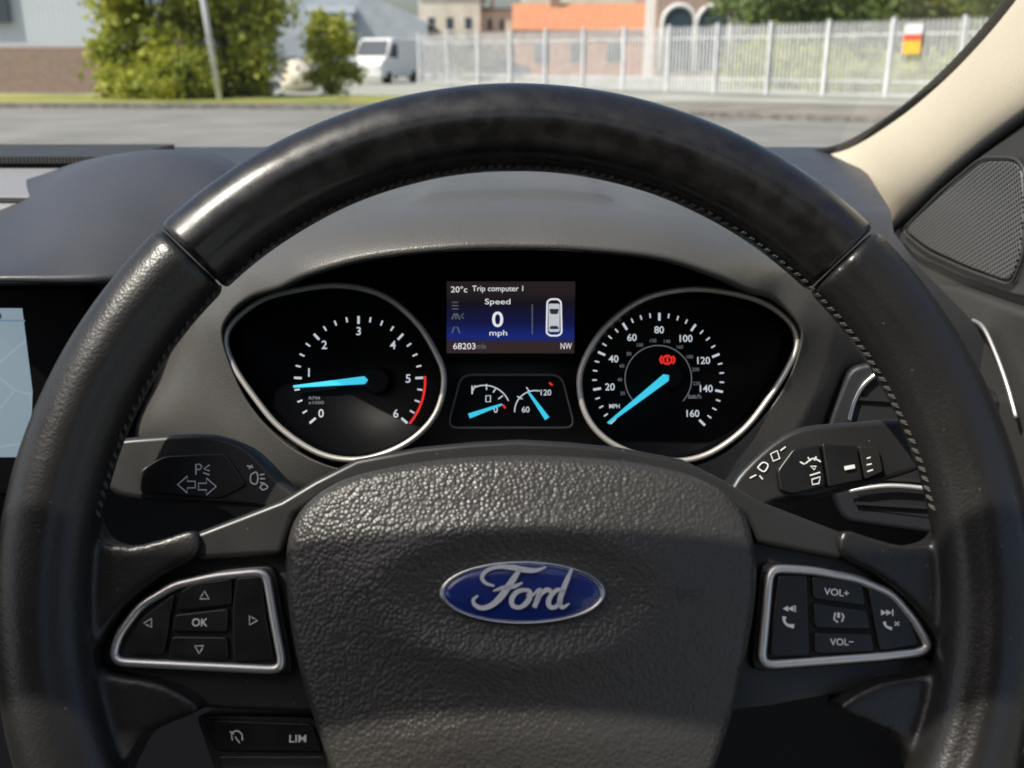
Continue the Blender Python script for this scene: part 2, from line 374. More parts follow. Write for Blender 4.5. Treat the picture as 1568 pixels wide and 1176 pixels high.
prism(WF,'stalk_arm',[(1120,742),(1150,705),(1195,668),(1235,652),(1300,646),(1385,641),(1425,655),(1425,705),(1395,724),(1310,748),(1245,764),(1190,768),(1150,790),(1110,790)],-.064,-.040,M_satin,WS,bevel=.006,smooth=3,seg=5)
prism(WF,'stalk_pad',rounded([(1190,720),(1215,686),(1256,680),(1266,744),(1215,757),(1195,752)],6),-.045,-.037,M_pod,WS,bevel=.001)
prism(WF,'wiper_ring',rounded([(1259,679),(1312,682),(1322,735),(1269,746)],4),-.045,-.036,M_btn,WS,bevel=.0012)
prism(WF,'wiper_collar',rounded([(1315,683),(1345,686),(1352,722),(1325,734)],4),-.045,-.037,M_satin,WS,bevel=.0012)
ribbons(WF,'wiper_symbols',[smoothline([(1233,710),(1245,702),(1257,707)]),[(1237,700),(1241,706)],[(1250,699),(1247,705)],[(1241,714),(1250,714),(1247,719),(1241,714)],[(1240,728),(1256,723)],[(1243,734),(1256,730),(1254,740),(1244,742),(1243,734)],[(1225,707),(1232,711)],
 [(1293,717,6),(1309,714,6)],[(1327,702),(1333,700)],[(1327,712),(1335,710)],[(1328,722),(1337,719)]],2.1,-.0345,M_print,WS)
ribbons(WF,'wiper_symbols_low',[smoothline([(1160,716),(1168,708),(1176,712),(1170,722),(1160,716)]),[(1180,695),(1190,690),(1194,702),(1184,706),(1180,695)],[(1195,690),(1203,684)],[(1148,732),(1158,727)],[(1163,728),(1168,734)]],2.1,-.0392,M_print,WS)
SC=empty('steering_column',WF.M)
prism(WF,'shroud',rounded([(430,770),(640,730),(950,730),(1140,770),(1120,1100),(980,1200),(600,1200),(460,1100)],40),-.20,-.05,M_facia,SC,bevel=.01)
# ================================================================== INSTRUMENT CLUSTER
CF=Frame(Q(785,580,.595),radians(22)); IC=empty('instrument_cluster',CF.M)
prism(CF,'back_panel',[(330,520),(360,450),(450,410),(600,385),(785,375),(970,385),(1110,410),(1210,450),(1240,520),(1200,650),(1100,730),(785,760),(450,730),(360,620)],-.03,-.020,M_black,IC,bevel=0)
LG=[(346,522),(358,492),(398,461),(450,445),(520,437),(585,452),(636,492),(668,542),(680,580),(670,628),(642,664),(600,690),(545,704),(488,694),(430,656),(388,606),(358,560)]
RG=[(1220,522),(1208,492),(1170,464),(1115,448),(1052,443),(985,458),(930,498),(898,545),(887,585),(896,632),(922,668),(964,692),(1022,706),(1080,697),(1136,660),(1178,608),(1208,560)]
for nm,g in (('tachometer',LG),('speedometer',RG)):
    P=cat([Vector((a,b,0)) for a,b in g],6); c=[CF.t(p.x,p.y,.004) for p in P]
    cen=sum(c,Vector())/len(c)
    rs=[]
    for s_,z in ((1.0,.004),(.985,.001),(.95,-.010),(.93,-.0165)):
        rs.append([Vector((cen.x+(p.x-cen.x)*s_,cen.y+(p.y-cen.y)*s_,z)) for p in c])
    loft(nm+'_bowl',rs,M_gloss,IC,cap=True)
    tube(nm+'_bezel',c,.0018,M_ringm,IC,sec=10,rz=.0026)
z=-.0158
def pol(c,r,a): return (c[0]+r*cos(radians(a)),c[1]-r*sin(radians(a)))
tc=(549,583); TK=[]
for i in range(0,25):
    a=221-i*(262/24); maj=i%4==0
    ww=3.6 if maj else 2.6
    TK.append([pol(tc,(87 if maj else 91),a)+(ww,),pol(tc,99,a)+(ww,)])
ribbons(CF,'tacho_ticks',TK,3,z,M_lit,IC)
ribbons(CF,'redline',[[pol(tc,102,a) for a in range(4,-42,-4)]],3.5,z,M_red,IC)
for i,k in enumerate('0123456'):
    x,y=pol(tc,76,221-i*43.7); y-=(9 if i==1 else 0); text(CF,'tacho_digit_'+k,k,x,y,13,z,M_lit,IC)
text(CF,'tacho_unit','RPM\nx1000',484,613,12,z,M_litd,IC,w=24)
sc_=(1008,580); TK=[]
for i in range(0,33):
    a=223-i*(268/32); maj=i%4==0
    ww=3.6 if maj else 2.2
    TK.append([pol(sc_,(89 if maj else 94),a)+(ww,),pol(sc_,101,a)+(ww,)])
ribbons(CF,'speedo_ticks',TK,3,z,M_lit,IC)
ribbons(CF,'speedo_inner_ring',[[pol(sc_,51,a) for a in range(222,-46,-6)]],1.6,z,M_litd,IC)
for i in range(1,9):
    s_=str(i*20); x,y=pol(sc_,75,223-i*33.5); text(CF,'speedo_digit_'+s_,s_,x,y,11,z,M_lit,IC)
for i in range(1,13):
    x,y=pol(sc_,59,223-i*20.9); text(CF,'speedo_km_%d'%i,str(i*20),x,y,5.5,z,M_litd,IC)
text(CF,'speedo_unit','MPH',941,622,6.5,z,M_lit,IC,w=16)
text(CF,'speedo_unit_km','km/h',1064,607,7,z,M_litd,IC,w=20)
ribbons(CF,'brake_warning',[[pol((1022,551),6.5,a) for a in range(0,361,30)],smoothline([(1014,545),(1011,551),(1014,557)]),smoothline([(1030,545),(1033,551),(1030,557)]),[(1022,547),(1022,555)]],3,z,M_red,IC)
def needle(nm,cx,cy,tx,ty,w0,w1,hub=0):
    d=Vector((tx-cx,ty-cy)); n=Vector((-d.y,d.x)).normalized()
    P=[(cx+n.x*w0,cy+n.y*w0),(tx+n.x*w1,ty+n.y*w1),(tx-n.x*w1,ty-n.y*w1),(cx-n.x*w0,cy-n.y*w0)]
    e=d.normalized()*-w0; P.append((cx+e.x*.9,cy+e.y*.9))
    prism(CF,nm,P,-.0125,-.0112,M_cyan,IC,bevel=.0002)
needle('tacho_needle',558,582,449,592,6,1.8)
needle('speedo_needle',1020,578,931,648,6.5,1.8)
for nm,c,r in (('tacho_hub',(562,583),13),('speedo_hub',(1020,580),13)):
    prism(CF,nm,ell(c[0]+14,c[1],20,20,24) if nm=='tacho_hub' else ell(c[0]+8,c[1]-4,18,18,24),-.016,-.0128,M_face,IC,bevel=.001)
SG=rounded([(706,574),(860,574),(881,655),(685,655)],16)
prism(CF,'small_gauge_face',SG,-.02,-.0145,M_face,IC,bevel=.0005)
tube('small_gauge_frame',[CF.t(x,y,-.0135) for x,y in SG],.0008,mat('frame_grey',(.18,.18,.19),.35,metal=.5),IC,sec=6)
zz=-.0140
ribbons(CF,'small_gauge_ticks',[[pol((742,630),40,a) for a in range(112,20,-8)],[pol((820,630),32,a) for a in range(182,75,-8)],[(728,590),(724,598)],[(745,588),(745,597)],[(760,594),(755,601)],[(770,606),(763,611)],[(792,607),(800,611)],[(806,593),(811,600)],[(744,606),(744,615),(751,615),(751,606),(744,606)]],1.8,zz,M_lit,IC)
text(CF,'fuel_one','1',723,597,13,zz,M_lit,IC); text(CF,'temp_120','120',836,601,9,zz,M_lit,IC); text(CF,'temp_60','60',805,627,9,zz,M_lit,IC)
text(CF,'fuel_zero','0',759,627,10,zz,M_lit,IC)
ribbons(CF,'small_red_marks',[[(841,586),(846,590)],[(770,620),(774,625)]],3,zz,M_red,IC)
def needle2(nm,cx,cy,tx,ty):
    d=Vector((tx-cx,ty-cy)); n=Vector((-d.y,d.x)).normalized()
    prism(CF,nm,[(cx+n.x*1.5,cy+n.y*1.5),(tx+n.x*4,ty+n.y*4),(tx-n.x*4,ty-n.y*4),(cx-n.x*1.5,cy-n.y*1.5)],-.0135,-.0126,M_cyan,IC,bevel=.0002)
needle2('fuel_needle',769,619,718,637); needle2('temp_needle',809,600,838,641)
Mlcd=mat('lcd',(.0,.0,.0),.3)
b=Mlcd.node_tree.nodes['Principled BSDF']; tcn=N(Mlcd,'ShaderNodeTexCoord'); sp=N(Mlcd,'ShaderNodeSeparateXYZ'); L(Mlcd,tcn.outputs['Generated'],sp.inputs[0])
cr=N(Mlcd,'ShaderNodeValToRGB'); L(Mlcd,sp.outputs['Y'],cr.inputs['Fac']); e=cr.color_ramp.elements
e[0].position=0; e[0].color=(.03,.018,.018,1); e[1].position=1; e[1].color=(.018,.013,.014,1)
for p_,c_ in ((.15,(.03,.018,.018)),(.18,(.012,.018,.10)),(.24,(.007,.018,.16)),(.42,(.005,.007,.05)),(.7,(.007,.006,.012)),(.86,(.018,.013,.014))):
    q=e.new(p_); q.color=(*c_,1)
L(Mlcd,cr.outputs['Color'],b.inputs['Emission Color']); b.inputs['Emission Strength'].default_value=1.0
prism(CF,'display_frame',rounded([(672,420),(892,420),(884,552),(680,552)],8),-.02,-.0115,M_gloss,IC,bevel=.001)
LC=[(684,431),(881,431),(879,541),(684,541)]
c=[CF.t(x,y,-.0110) for x,y in LC]; mk('display_panel',c,[[0,1,2,3]],Mlcd,IC,smooth=False)
z=-.0107
for nm,s_,x,y,h,w in (('temp','20\u00b0c',703,443,9.5,25),('title','Trip computer 1',762,443,11,78),('speed','Speed',762,463,11,39),('mph','mph',763,511,11,27),('odo','68203',711,530,9.5,34),('heading','NW',867,530,9.5,17)):
    text(CF,'display_'+nm,s_,x,y,h,z,M_litw,IC,w=w,bold=.002)
text(CF,'display_zero','0',762,489,24,z,M_litw,IC,w=17)
text(CF,'display_mls','mls',737,530,8,z,M_litd,IC,w=15)
ribbons(CF,'display_menu',[[(692,463),(702,463)],[(692,468),(702,468)],[(692,473),(702,473)],[(710,480),(706,484),(710,488)],[(815,466),(815,512)]],1.4,z,M_litd,IC)
ribbons(CF,'display_menu_icon',[[(692,489),(696,480)],[(700,480),(704,489)],[(698,480),(698,489)],[(692,510),(696,500)],[(700,500),(704,510)]],2,z,M_litd,IC)
co_=rounded([(838,462),(843,458),(854,458),(859,462),(860,510),(855,514),(842,514),(837,510)],3)
ribbons(CF,'display_car',[co_+[co_[0]]],2.6,z,M_litw,IC)
prism(CF,'display_car_roof',rounded([(840,465),(857,465),(857,508),(840,508)],3),z-.0003,z+.00005,mat('icon_pale',(.1,.1,.1),.5,emis=(.50,.52,.56),es=1),IC,bevel=0)
prism(CF,'display_car_screen',rounded([(841,473),(856,473),(854,481),(843,481)],2),z-.0002,z+.0002,mat('icon_dark',(.03,.03,.03),.5,emis=(.02,.02,.04),es=1),IC,bevel=0)
prism(CF,'display_car_rear',rounded([(843,499),(854,499),(856,504),(841,504)],2),z-.0002,z+.0002,bpy.data.materials['icon_dark'],IC,bevel=0)
# ================================================================== BINNACLE HOOD + DASHBOARD
DB=empty('dashboard')
R1=[(340,520,.585),(352,482,.58),(385,455,.572),(430,440,.553),(470,421,.54),(560,396,.53),(680,382,.525),(785,379,.525),(890,382,.525),(1010,395,.53),(1095,422,.54),(1145,445,.553),(1185,458,.572),(1222,495,.58),(1226,530,.585),(1200,595,.59),(1150,660,.59),(1090,705,.59),(1000,725,.59),(785,735,.59),(570,725,.59),(480,705,.59),(415,660,.59),(370,600,.59)]
R3=[(300,520,.60),(320,470,.60),(350,425,.595),(400,395,.59),(450,370,.585),(550,345,.58),(680,330,.575),(785,326,.575),(890,330,.575),(1020,345,.58),(1110,372,.585),(1165,400,.59),(1225,430,.595),(1262,475,.60),(1275,530,.60),(1250,610,.60),(1200,690,.60),(1120,740,.60),(1000,760,.60),(785,770,.60),(570,760,.60),(450,740,.60),(370,690,.60),(325,610,.60)]
R4=[(262,560,.63),(290,500,.63),(325,440,.65),(370,370,.68),(430,330,.70),(540,295,.72),(660,277,.72),(785,272,.72),(910,277,.72),(1040,297,.72),(1130,335,.70),(1200,375,.68),(1260,420,.65),(1305,480,.63),(1320,540,.63),(1290,620,.63),(1240,720,.63),(1130,790,.63),(1000,800,.63),(785,810,.63),(570,800,.63),(430,790,.63),(330,740,.63),(240,650,.63)]
R5=[(235,590,.70),(250,520,.72),(285,460,.76),(340,370,.82),(410,320,.90),(520,275,.95),(660,258,.97),(785,254,.97),(910,258,.97),(1050,275,.95),(1150,320,.90),(1220,370,.82),(1280,420,.76),(1330,480,.72),(1345,540,.70),(1310,630,.70),(1260,740,.70),(1130,820,.7),(1000,830,.7),(785,840,.7),(570,830,.7),(430,820,.7),(310,760,.7),(210,680,.70)]
def ringQ(R): return cat([Q(*p) for p in R],8,True)
r1=ringQ(R1)
r0=ringQ([(785+(a-785)*.975,560+(b_-560)*.975,.635) for a,b_,d in R1])
r0b=ringQ([(785+(a-785)*.995,560+(b_-560)*.985,d+.006) for a,b_,d in R1])
def sst(x): x=max(0,min(1,x)); return x*x*(3-2*x)
def blend(A,B,t,l=0,plat=0):
    out=[]
    for a,b_ in zip(A,B):
        p=a.lerp(b_,t)
        p+=Vector((0,0,l*sst((p.z-1.06)/.05)))
        if plat and p.z>1.1: p.z+=.0042*plat*sst((p.x+.062)/.012)*sst((.066-p.x)/.012)
        out.append(p)
    return out
r3=ringQ(R3); r4=ringQ(R4); r5=ringQ(R5)
rr=[r0,r0b,r1,blend(r1,r3,.05,.0022),blend(r1,r3,.16,.0048),blend(r1,r3,.32,.0068),blend(r1,r3,.55,.0078),blend(r1,r3,.8,.0072),blend(r3,r4,0,.0062),blend(r3,r4,.1,.006,.2),blend(r3,r4,.16,.0058,1),blend(r3,r4,.4,.005,1),blend(r3,r4,.65,.004,1),blend(r4,r5,0,0,1),blend(r4,r5,.4,0,1),r5]
loft('binnacle_hood',rr,M_hood,DB)
rows=[]
for y,z,xr in ((.70,.60,.36),(.705,1.05,.36),(.712,1.105,.30),(.73,1.128,.285),(.78,1.137,.30),(.95,1.146,.34),(1.12,1.158,.36),(1.16,1.150,.36)):
    rows.append([Vector((-1.3+(xr+1.3)*k/33,y+(.03 if z<1.11 else 0)*(k<16),z)) for k in range(34)])
loft('dash_top',rows,M_dash,DB,closed=False)
boxes('knee_panel',[(-.9,.668,.35,.362,.695,1.02)],M_facia,DB,bevel=.01)
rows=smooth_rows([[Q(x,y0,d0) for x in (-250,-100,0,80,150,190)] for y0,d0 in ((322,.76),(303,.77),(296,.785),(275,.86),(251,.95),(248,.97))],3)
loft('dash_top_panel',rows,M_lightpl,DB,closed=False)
lst=[]
g0=Q(-250,236,1.0); g1=Q(235,236,1.0)
for i in range(90):
    x=g0.x+(g1.x-g0.x)*i/89; z0=g0.z+.001
    lst.append((x-.0014,.94,z0-.012,x+.0014,1.085,z0+.004))
boxes('defroster_grille',lst,M_door,DB)
boxes('defroster_well',[(g0.x-.01,.94,g0.z-.008,g1.x+.004,1.085,g0.z-.001)],M_black,DB)
rows=[[(-90,310,.86),(40,275,.86),(120,248,.84),(190,234,.82),(270,229,.80),(350,244,.79),(395,290,.77)],
[(-90,345,.76),(30,312,.76),(110,272,.76),(185,246,.76),(265,238,.75),(345,262,.74),(390,320,.73)],
[(-90,395,.67),(30,375,.67),(110,345,.67),(185,318,.68),(265,310,.69),(340,325,.69),(380,370,.69)],
[(-90,425,.615),(0,421,.615),(90,420,.62),(160,418,.625),(250,410,.64),(320,410,.65),(365,420,.665)],
[(-90,432,.612),(0,430,.612),(90,431,.615),(160,432,.622),(250,430,.637),(320,430,.65),(360,436,.665)],
[(-90,434,.64),(0,434,.64),(90,435,.645),(160,436,.65),(250,436,.66),(320,440,.67),(360,446,.68)],
[(-90,420,.72),(0,420,.72),(90,420,.72),(160,420,.72),(250,425,.72),(320,430,.73),(360,440,.73)]]
rows=[cat([Q(*p) for p in r],5,False) for r in rows]
rows=smooth_rows(rows[:4],4)[:-1]+rows[3:]
loft('centre_pod',rows,M_dash,DB,closed=False)
fr=Frame(Q(0,318,.77),radians(20)); VL=empty('air_vent',fr.M)
prism(fr,'vent_hole',rounded([(-200,300),(60,303),(40,322),(-200,345)],4),-.02,.003,M_black,VL,bevel=.0005)
for k in range(3): ribbons(fr,'slat_%d'%k,[[(-200,310+k*9),(45-k*8,308+k*6)]],2.5,.005,M_facia,VL,thick=.002)
TF=Frame(Q(60,560,.66),radians(12)); TS=empty('touchscreen',TF.M)
prism(TF,'bezel',rounded([(-260,438),(128,438),(140,560),(110,760),(-260,760)],14),-.03,0,M_gloss,TS,bevel=.003)
Mscr=mat('map_screen',(.02,.02,.02),.2,emis=(.27,.37,.46),es=.75)
b=Mscr.node_tree.nodes['Principled BSDF']; v=coords(Mscr); vo=N(Mscr,'ShaderNodeTexVoronoi',feature='DISTANCE_TO_EDGE'); vo.inputs['Scale'].default_value=28; L(Mscr,v,vo.inputs['Vector'])
cr=N(Mscr,'ShaderNodeValToRGB'); cr.color_ramp.elements[0].color=(.34,.43,.50,1); cr.color_ramp.elements[1].color=(.28,.37,.44,1); cr.color_ramp.elements[1].position=.02; cr.color_ramp.elements[0].position=.01
L(Mscr,vo.outputs['Distance'],cr.inputs['Fac']); L(Mscr,cr.outputs['Color'],b.inputs['Emission Color'])
c=[TF.t(x,y,.0004) for x,y in ((-240,472),(34,472),(50,600),(46,700),(-240,700))]; mk('screen',c,[[0,1,2,3,4]],Mscr,TS,smooth=False)
text(TF,'screen_label','11:24',-10,484,9,.0008,M_black,TS)
ribbons(TF,'screen_bar',[[(-240,491,3),(38,491,3)]],3,.0008,mat('bar',(.1,.1,.1),.4,emis=(.12,.2,.3),es=1),TS)
VF=Frame(Q(1350,680,.60),radians(18),radians(-14)); VR=empty('air_vent',VF.M)
prism(VF,'vent_housing',rounded([(1300,560),(1410,540),(1490,600),(1500,830),(1290,800),(1255,700),(1268,640)],20),-.05,-.004,M_facia,VR,bevel=.004)
prism(VF,'vent_opening',rounded([(1325,585),(1400,565),(1470,640),(1475,800),(1320,780),(1300,690)],14),-.01,-.0032,M_black,VR,bevel=.0004)
tube('chrome_strip',[VF.t(x,y,.0) for x,y in [(v.x,v.y) for v in cat([(1300,645,0),(1308,615,0),(1322,590,0),(1345,570,0)],6,False)]],.0018,M_chrome,VR,closed=False,sec=8)
for k in range(5):
    y=610+k*40
    ribbons(VF,'vane_%d'%k,[[(1310,y,5),(1470,y+10,5)]],6,-.001,M_satin,VR,thick=.002)
tube('chrome_lower',[VF.t(x,y,.003) for x,y in [(v.x,v.y) for v in cat([(1300,752,0),(1360,744,0),(1430,750,0),(1500,765,0)],6,False)]],.0016,M_silver,VR,closed=False,sec=8)
# ================================================================== DOOR, PILLAR, SPEAKER
XD=.365
def D(px,py,dx=0): return DX(px,py,XD+dx)
DO=empty('car_door')
out=[(1366,352),(1420,300),(1500,236),(1580,178),(1700,95),(1900,-40),(2400,300),(2400,1500),(1500,1500),(1430,900),(1340,600),(1330,430)]
c=[D(*p) for p in out]; mk('door_skin',c,[list(range(len(c)))],M_door,DO,smooth=False)
def slabx(name,pts,x0,x1,m,parent,bevel=.002,rad=0):
    P=rounded(pts,rad) if rad else pts
    top=[DX(a,b_,x1) for a,b_ in P]; n=len(top); vs=top+[Vector((x0,v.y,v.z)) for v in top]
    fs=[list(range(n)),list(range(2*n-1,n-1,-1))]+[[i,(i+1)%n,n+(i+1)%n,n+i] for i in range(n)]
    return mk(name,vs,fs,m,parent,bevel=bevel)
slabx('sail_panel',[(1372,362),(1500,238),(1620,150),(1700,160),(1640,470),(1545,452),(1470,425),(1400,392)],XD+.01,XD-.006,M_door,DO,.003,12)
slabx('door_shoulder',[(1380,450),(1440,432),(1545,470),(1700,520),(1900,560),(1900,1300),(1520,1300),(1400,800)],XD+.01,XD-.012,M_door,DO,.006,20)
SP=empty('door_speaker')
Mg=mat('speaker_grille',(.05,.05,.052),.45); b=Mg.node_tree.nodes['Principled BSDF']
tcn=N(Mg,'ShaderNodeTexCoord'); se=N(Mg,'ShaderNodeSeparateXYZ'); L(Mg,tcn.outputs['Object'],se.inputs[0]); co=N(Mg,'ShaderNodeCombineXYZ'); L(Mg,se.outputs['Y'],co.inputs['X']); L(Mg,se.outputs['Z'],co.inputs['Y'])
mp=N(Mg,'ShaderNodeMapping'); mp.inputs['Rotation'].default_value=(0,0,.5); mp.inputs['Scale'].default_value=(290,290,290); L(Mg,co.outputs[0],mp.inputs['Vector'])
vo=N(Mg,'ShaderNodeTexVoronoi'); vo.voronoi_dimensions='2D'; vo.inputs['Randomness'].default_value=0; vo.inputs['Scale'].default_value=1; L(Mg,mp.outputs[0],vo.inputs['Vector'])
cr=N(Mg,'ShaderNodeValToRGB'); cr.color_ramp.elements[0].position=.32; cr.color_ramp.elements[0].color=(.002,.002,.002,1); cr.color_ramp.elements[1].position=.38; cr.color_ramp.elements[1].color=(.13,.13,.13,1)
L(Mg,vo.outputs['Distance'],cr.inputs['Fac']); L(Mg,cr.outputs['Color'],b.inputs['Base Color'])
slabx('grille',[(1384,352),(1440,298),(1505,246),(1552,246),(1564,262),(1566,330),(1560,395),(1545,432),(1480,408),(1420,380)],XD,XD-.0085,Mg,SP,.002,14)
gp=[DX(a,b_,XD-.0085) for a,b_ in rounded([(1380,354),(1440,294),(1503,241),(1556,241),(1570,262),(1571,330),(1565,397),(1549,438),(1480,413),(1418,385)],14)]
tube('grille_surround',gp,.0012,M_door,SP,nrm=Vector((1,0,0)),sec=8)
tube('door_trim_strip',[DX(a,b_,XD-.02) for a,b_ in [(v.x,v.y) for v in cat([(1490,490,0),(1506,502,0),(1524,540,0),(1542,590,0),(1556,640,0)],6,False)]],.0014,M_silver,DO,closed=False,nrm=Vector((1,0,0)),sec=10)
PI=empty('windscreen_pillar')
Le=[(1205,262,1.12),(1232,240,1.10),(1300,224,1.03),(1375,180,.94),(1440,128,.87),(1500,68,.81),(1556,0,.765),(1620,-90,.72),(1700,-220,.66),(1800,-420,.60)]
Re=[(1310,400,.98),(1340,375,.945),(1385,335,.91),(1440,283,.83),(1500,232,.76),(1570,180,.69),(1660,118,.62),(1780,30,.545),(1950,-110,.46),(2200,-350,.38)]
A=cat([Q(*p) for p in Le],5,False); B=cat([Q(*p) for p in Re],5,False)
rws=[]
inw=Vector((-.75,-.65,.1)).normalized()
for t,h in ((0,0),(.04,.006),(.1,.012),(.25,.018),(.45,.022),(.65,.022),(.82,.017),(.93,.010),(.985,.003),(1,-.004)):
    rws.append([a.lerp(b_,t)+inw*h for a,b_ in zip(A,B)])
loft('pillar_trim',rws,M_cream,PI,closed=False)
tube('windscreen_seal',[a+inw*.004-Vector((.003,0,0)) for a in A],.004,M_seal,PI,closed=False)
tube('door_seal',[b_+inw*.004 for b_ in B],.0045,M_seal,PI,closed=False)
# ================================================================== WINDSCREEN + ROOF
WSN=mat('windscreen_glass',(1,1,1),.0); nt=WSN.node_tree; nt.nodes.clear()
o_=nt.nodes.new('ShaderNodeOutputMaterial'); tr=nt.nodes.new('ShaderNodeBsdfTransparent'); tr.inputs[0].default_value=(.99,1,.99,1)
gl=nt.nodes.new('ShaderNodeBsdfGlossy'); gl.inputs['Roughness'].default_value=.03
mx=nt.nodes.new('ShaderNodeMixShader'); mx.inputs[0].default_value=.06; nt.links.new(tr.outputs[0],mx.inputs[1]); nt.links.new(gl.outputs[0],mx.inputs[2]); nt.links.new(mx.outputs[0],o_.inputs[0])
rows=[]
for j in range(9):
    t=j/8; y=1.14+(.18-1.14)*t; z=1.155+(1.50-1.155)*t+.03*sin(pi*t)
    rows.append([Vector((x,y-.10*((x+.38)/.8)**2*(1-t),z)) for x in [(-1.2+1.6*k/16) for k in range(17)]])
loft('windscreen',rows,WSN,None,closed=False)
M_hl=mat('headliner',(.42,.38,.31),.9)
RO=empty('car_roof')
boxes('header_shade_bar',[(-1.25,.130,1.50,.42,.175,1.53)],M_hl,RO,bevel=.004)  # unseen bar, sized and placed to shade a band of the airbag
boxes('side_rails',[(.16,-1.3,1.501,.42,.129,1.54),(-1.25,-1.3,1.501,-.80,.129,1.54)],M_hl,RO,bevel=.006)
boxes('headliner',[(-.799,-1.3,1.502,.159,-.10,1.54)],M_hl,RO,bevel=.006)  # unseen roof limits sky light; opening ahead of it shaped to admit sun
boxes('cabin_rear',[(-1.2,-1.35,.2,.42,-1.305,1.5)],mat('seat_cloth',(.03,.03,.032),.8),RO)
boxes('cabin_floor',[(-1.3,-1.3,.25,.5,.69,.30)],mat('carpet',(.012,.012,.013),.9),RO)
DO2=empty('car_door'); boxes('unseen_door_panel',[(-1.25,-.9,.3,-1.17,.75,1.02)],M_door,DO2,bevel=.02); boxes('armrest',[(-1.169,-.5,.72,-1.10,.3,.80)],M_door,DO2,bevel=.02)  # unseen far door, added to block light from the side
for nm,x in (('driver_seat',0),('passenger_seat',-.78)):
    SE=empty(nm)
    boxes('seat_back',[(x-.26,-.55,.5,x+.26,-.42,1.15)],M_facia,SE,bevel=.05); boxes('headrest',[(x-.13,-.55,1.2,x+.13,-.45,1.4)],M_facia,SE,bevel=.04); boxes('seat_cushion',[(x-.27,-.41,.42,x+.27,.05,.56)],M_facia,SE,bevel=.05)
# ================================================================== OUTSIDE
M_asph=add_noise(mat('asphalt',(.06,.06,.06),.9),8,.3,.02,c1=(.17,.17,.152),c2=(.24,.237,.215),cscale=.6)
M_grass=add_noise(mat('grass',(.1,.13,.03),.9),6,.5,.05,c1=(.15,.18,.035),c2=(.34,.32,.08),cscale=.5)
M_kerb=add_noise(mat('kerb_stone',(.3,.29,.27),.9),5,.2,.01,c1=(.14,.13,.12),c2=(.26,.25,.23))
M_pave=add_noise(mat('pavement',(.25,.23,.2),.9),5,.2,.01,c1=(.17,.145,.115),c2=(.28,.255,.215),cscale=.8)
M_conc=add_noise(mat('yard_concrete',(.3,.3,.28),.9),5,.2,.01,c1=(.28,.29,.25),c2=(.40,.40,.35),cscale=.4)
mk('ground',[(-900,-300,0),(900,-300,0),(900,1500,0),(-900,1500,0)],[[0,1,2,3]],M_asph,smooth=False)
KL=[(-60,29),(-25,28.2),(-8,27.2),(0,25.5),(5,22.8),(9,20),(13,17.2),(22,12)]
K=[(v.x,v.y) for v in cat([(a,b_,0) for a,b_ in KL],6,False)]
def strip(name,off0,off1,z,m,close=.0):
    vs=[];fs=[];n=len(K)
    for i,(x,y) in enumerate(K):
        a=K[max(i-1,0)];b_=K[min(i+1,n-1)];t=Vector((b_[0]-a[0],b_[1]-a[1])).normalized();nx,ny=-t.y,t.x
        vs+=[(x+nx*off0,y+ny*off0,0),(x+nx*off0,y+ny*off0,z),(x+nx*off1,y+ny*off1,z)]
    for i in range(n-1):
        fs+=[[3*i,3*i+1,3*i+4,3*i+3],[3*i+1,3*i+2,3*i+5,3*i+4]]
    return mk(name,vs,fs,m,smooth=False)
strip('kerb',0,.18,.13,M_kerb)
strip('pavement',.182,3.2,.126,M_pave)
gv=[(x,y) for x,y in K if x<3]
vs=[];fs=[]
for i,(x,y) in enumerate(gv): vs+=[(x,y+.6,.134),(x,y+7.5,.134)]
for i in range(len(gv)-1): fs.append([2*i,2*i+1,2*i+3,2*i+2])
mk('grass_verge',vs,fs,M_grass,smooth=False)
mk('yard',[(-80,33,.02),(-80,300,.02),(160,300,.02),(160,20,.02),(22,20,.02),(8,31,.02)],[[0,1,2,3,4,5]],M_conc,smooth=False)
M_galv=add_noise(mat('galvanised',(.45,.46,.47),.5,metal=.1),3,.0,c1=(.62,.63,.64),c2=(.76,.77,.78))
f0=G(645,130,50); f1=G(1640,155,28); f0.z=f1.z=.13
dv=(f1-f0); LN=dv.length; dv.normalize(); nv=Vector((-dv.y,dv.x,0))
vs=[];fs=[]
def ob(p,hw,ht,z0,z1,peak=0):
    b=len(vs)
    for z in (z0,z1):
        for a,c_ in ((-1,-1),(1,-1),(1,1),(-1,1)): vs.append(p+dv*(a*hw)+nv*(c_*ht)+Vector((0,0,z)))
    fs.extend([[b+i for i in f] for f in ((0,1,2,3),(0,1,5,4),(1,2,6,5),(2,3,7,6),(3,0,4,7))])
    if peak:
        k=len(vs); vs.append(p+Vector((0,0,z1+peak)))
        for i in range(4): fs.append([b+4+i,b+4+(i+1)%4,k])
    else: fs.append([b+4,b+5,b+6,b+7])
s=0;
while s<LN:
    ob(f0+dv*s,.030,.01,.05,2.2,.12); s+=.155
s=0
while s<LN:
    ob(f0+dv*s-nv*.08,.055,.05,0,2.36); s+=2.2
for z in (.45,1.85): ob(f0+dv*(LN/2)+nv*.04,LN/2,.02,z,z+.06)
mk('palisade_fence',vs,fs,M_galv,smooth=False)
r=ray(1399,70); best=min(range(0,int(LN*10)),key=lambda i:abs(((f0+dv*i/10).x/(f0+dv*i/10).y)-(r.x/r.y))); sp0=f0+dv*best/10-nv*.16
SG_=empty('warning_sign')
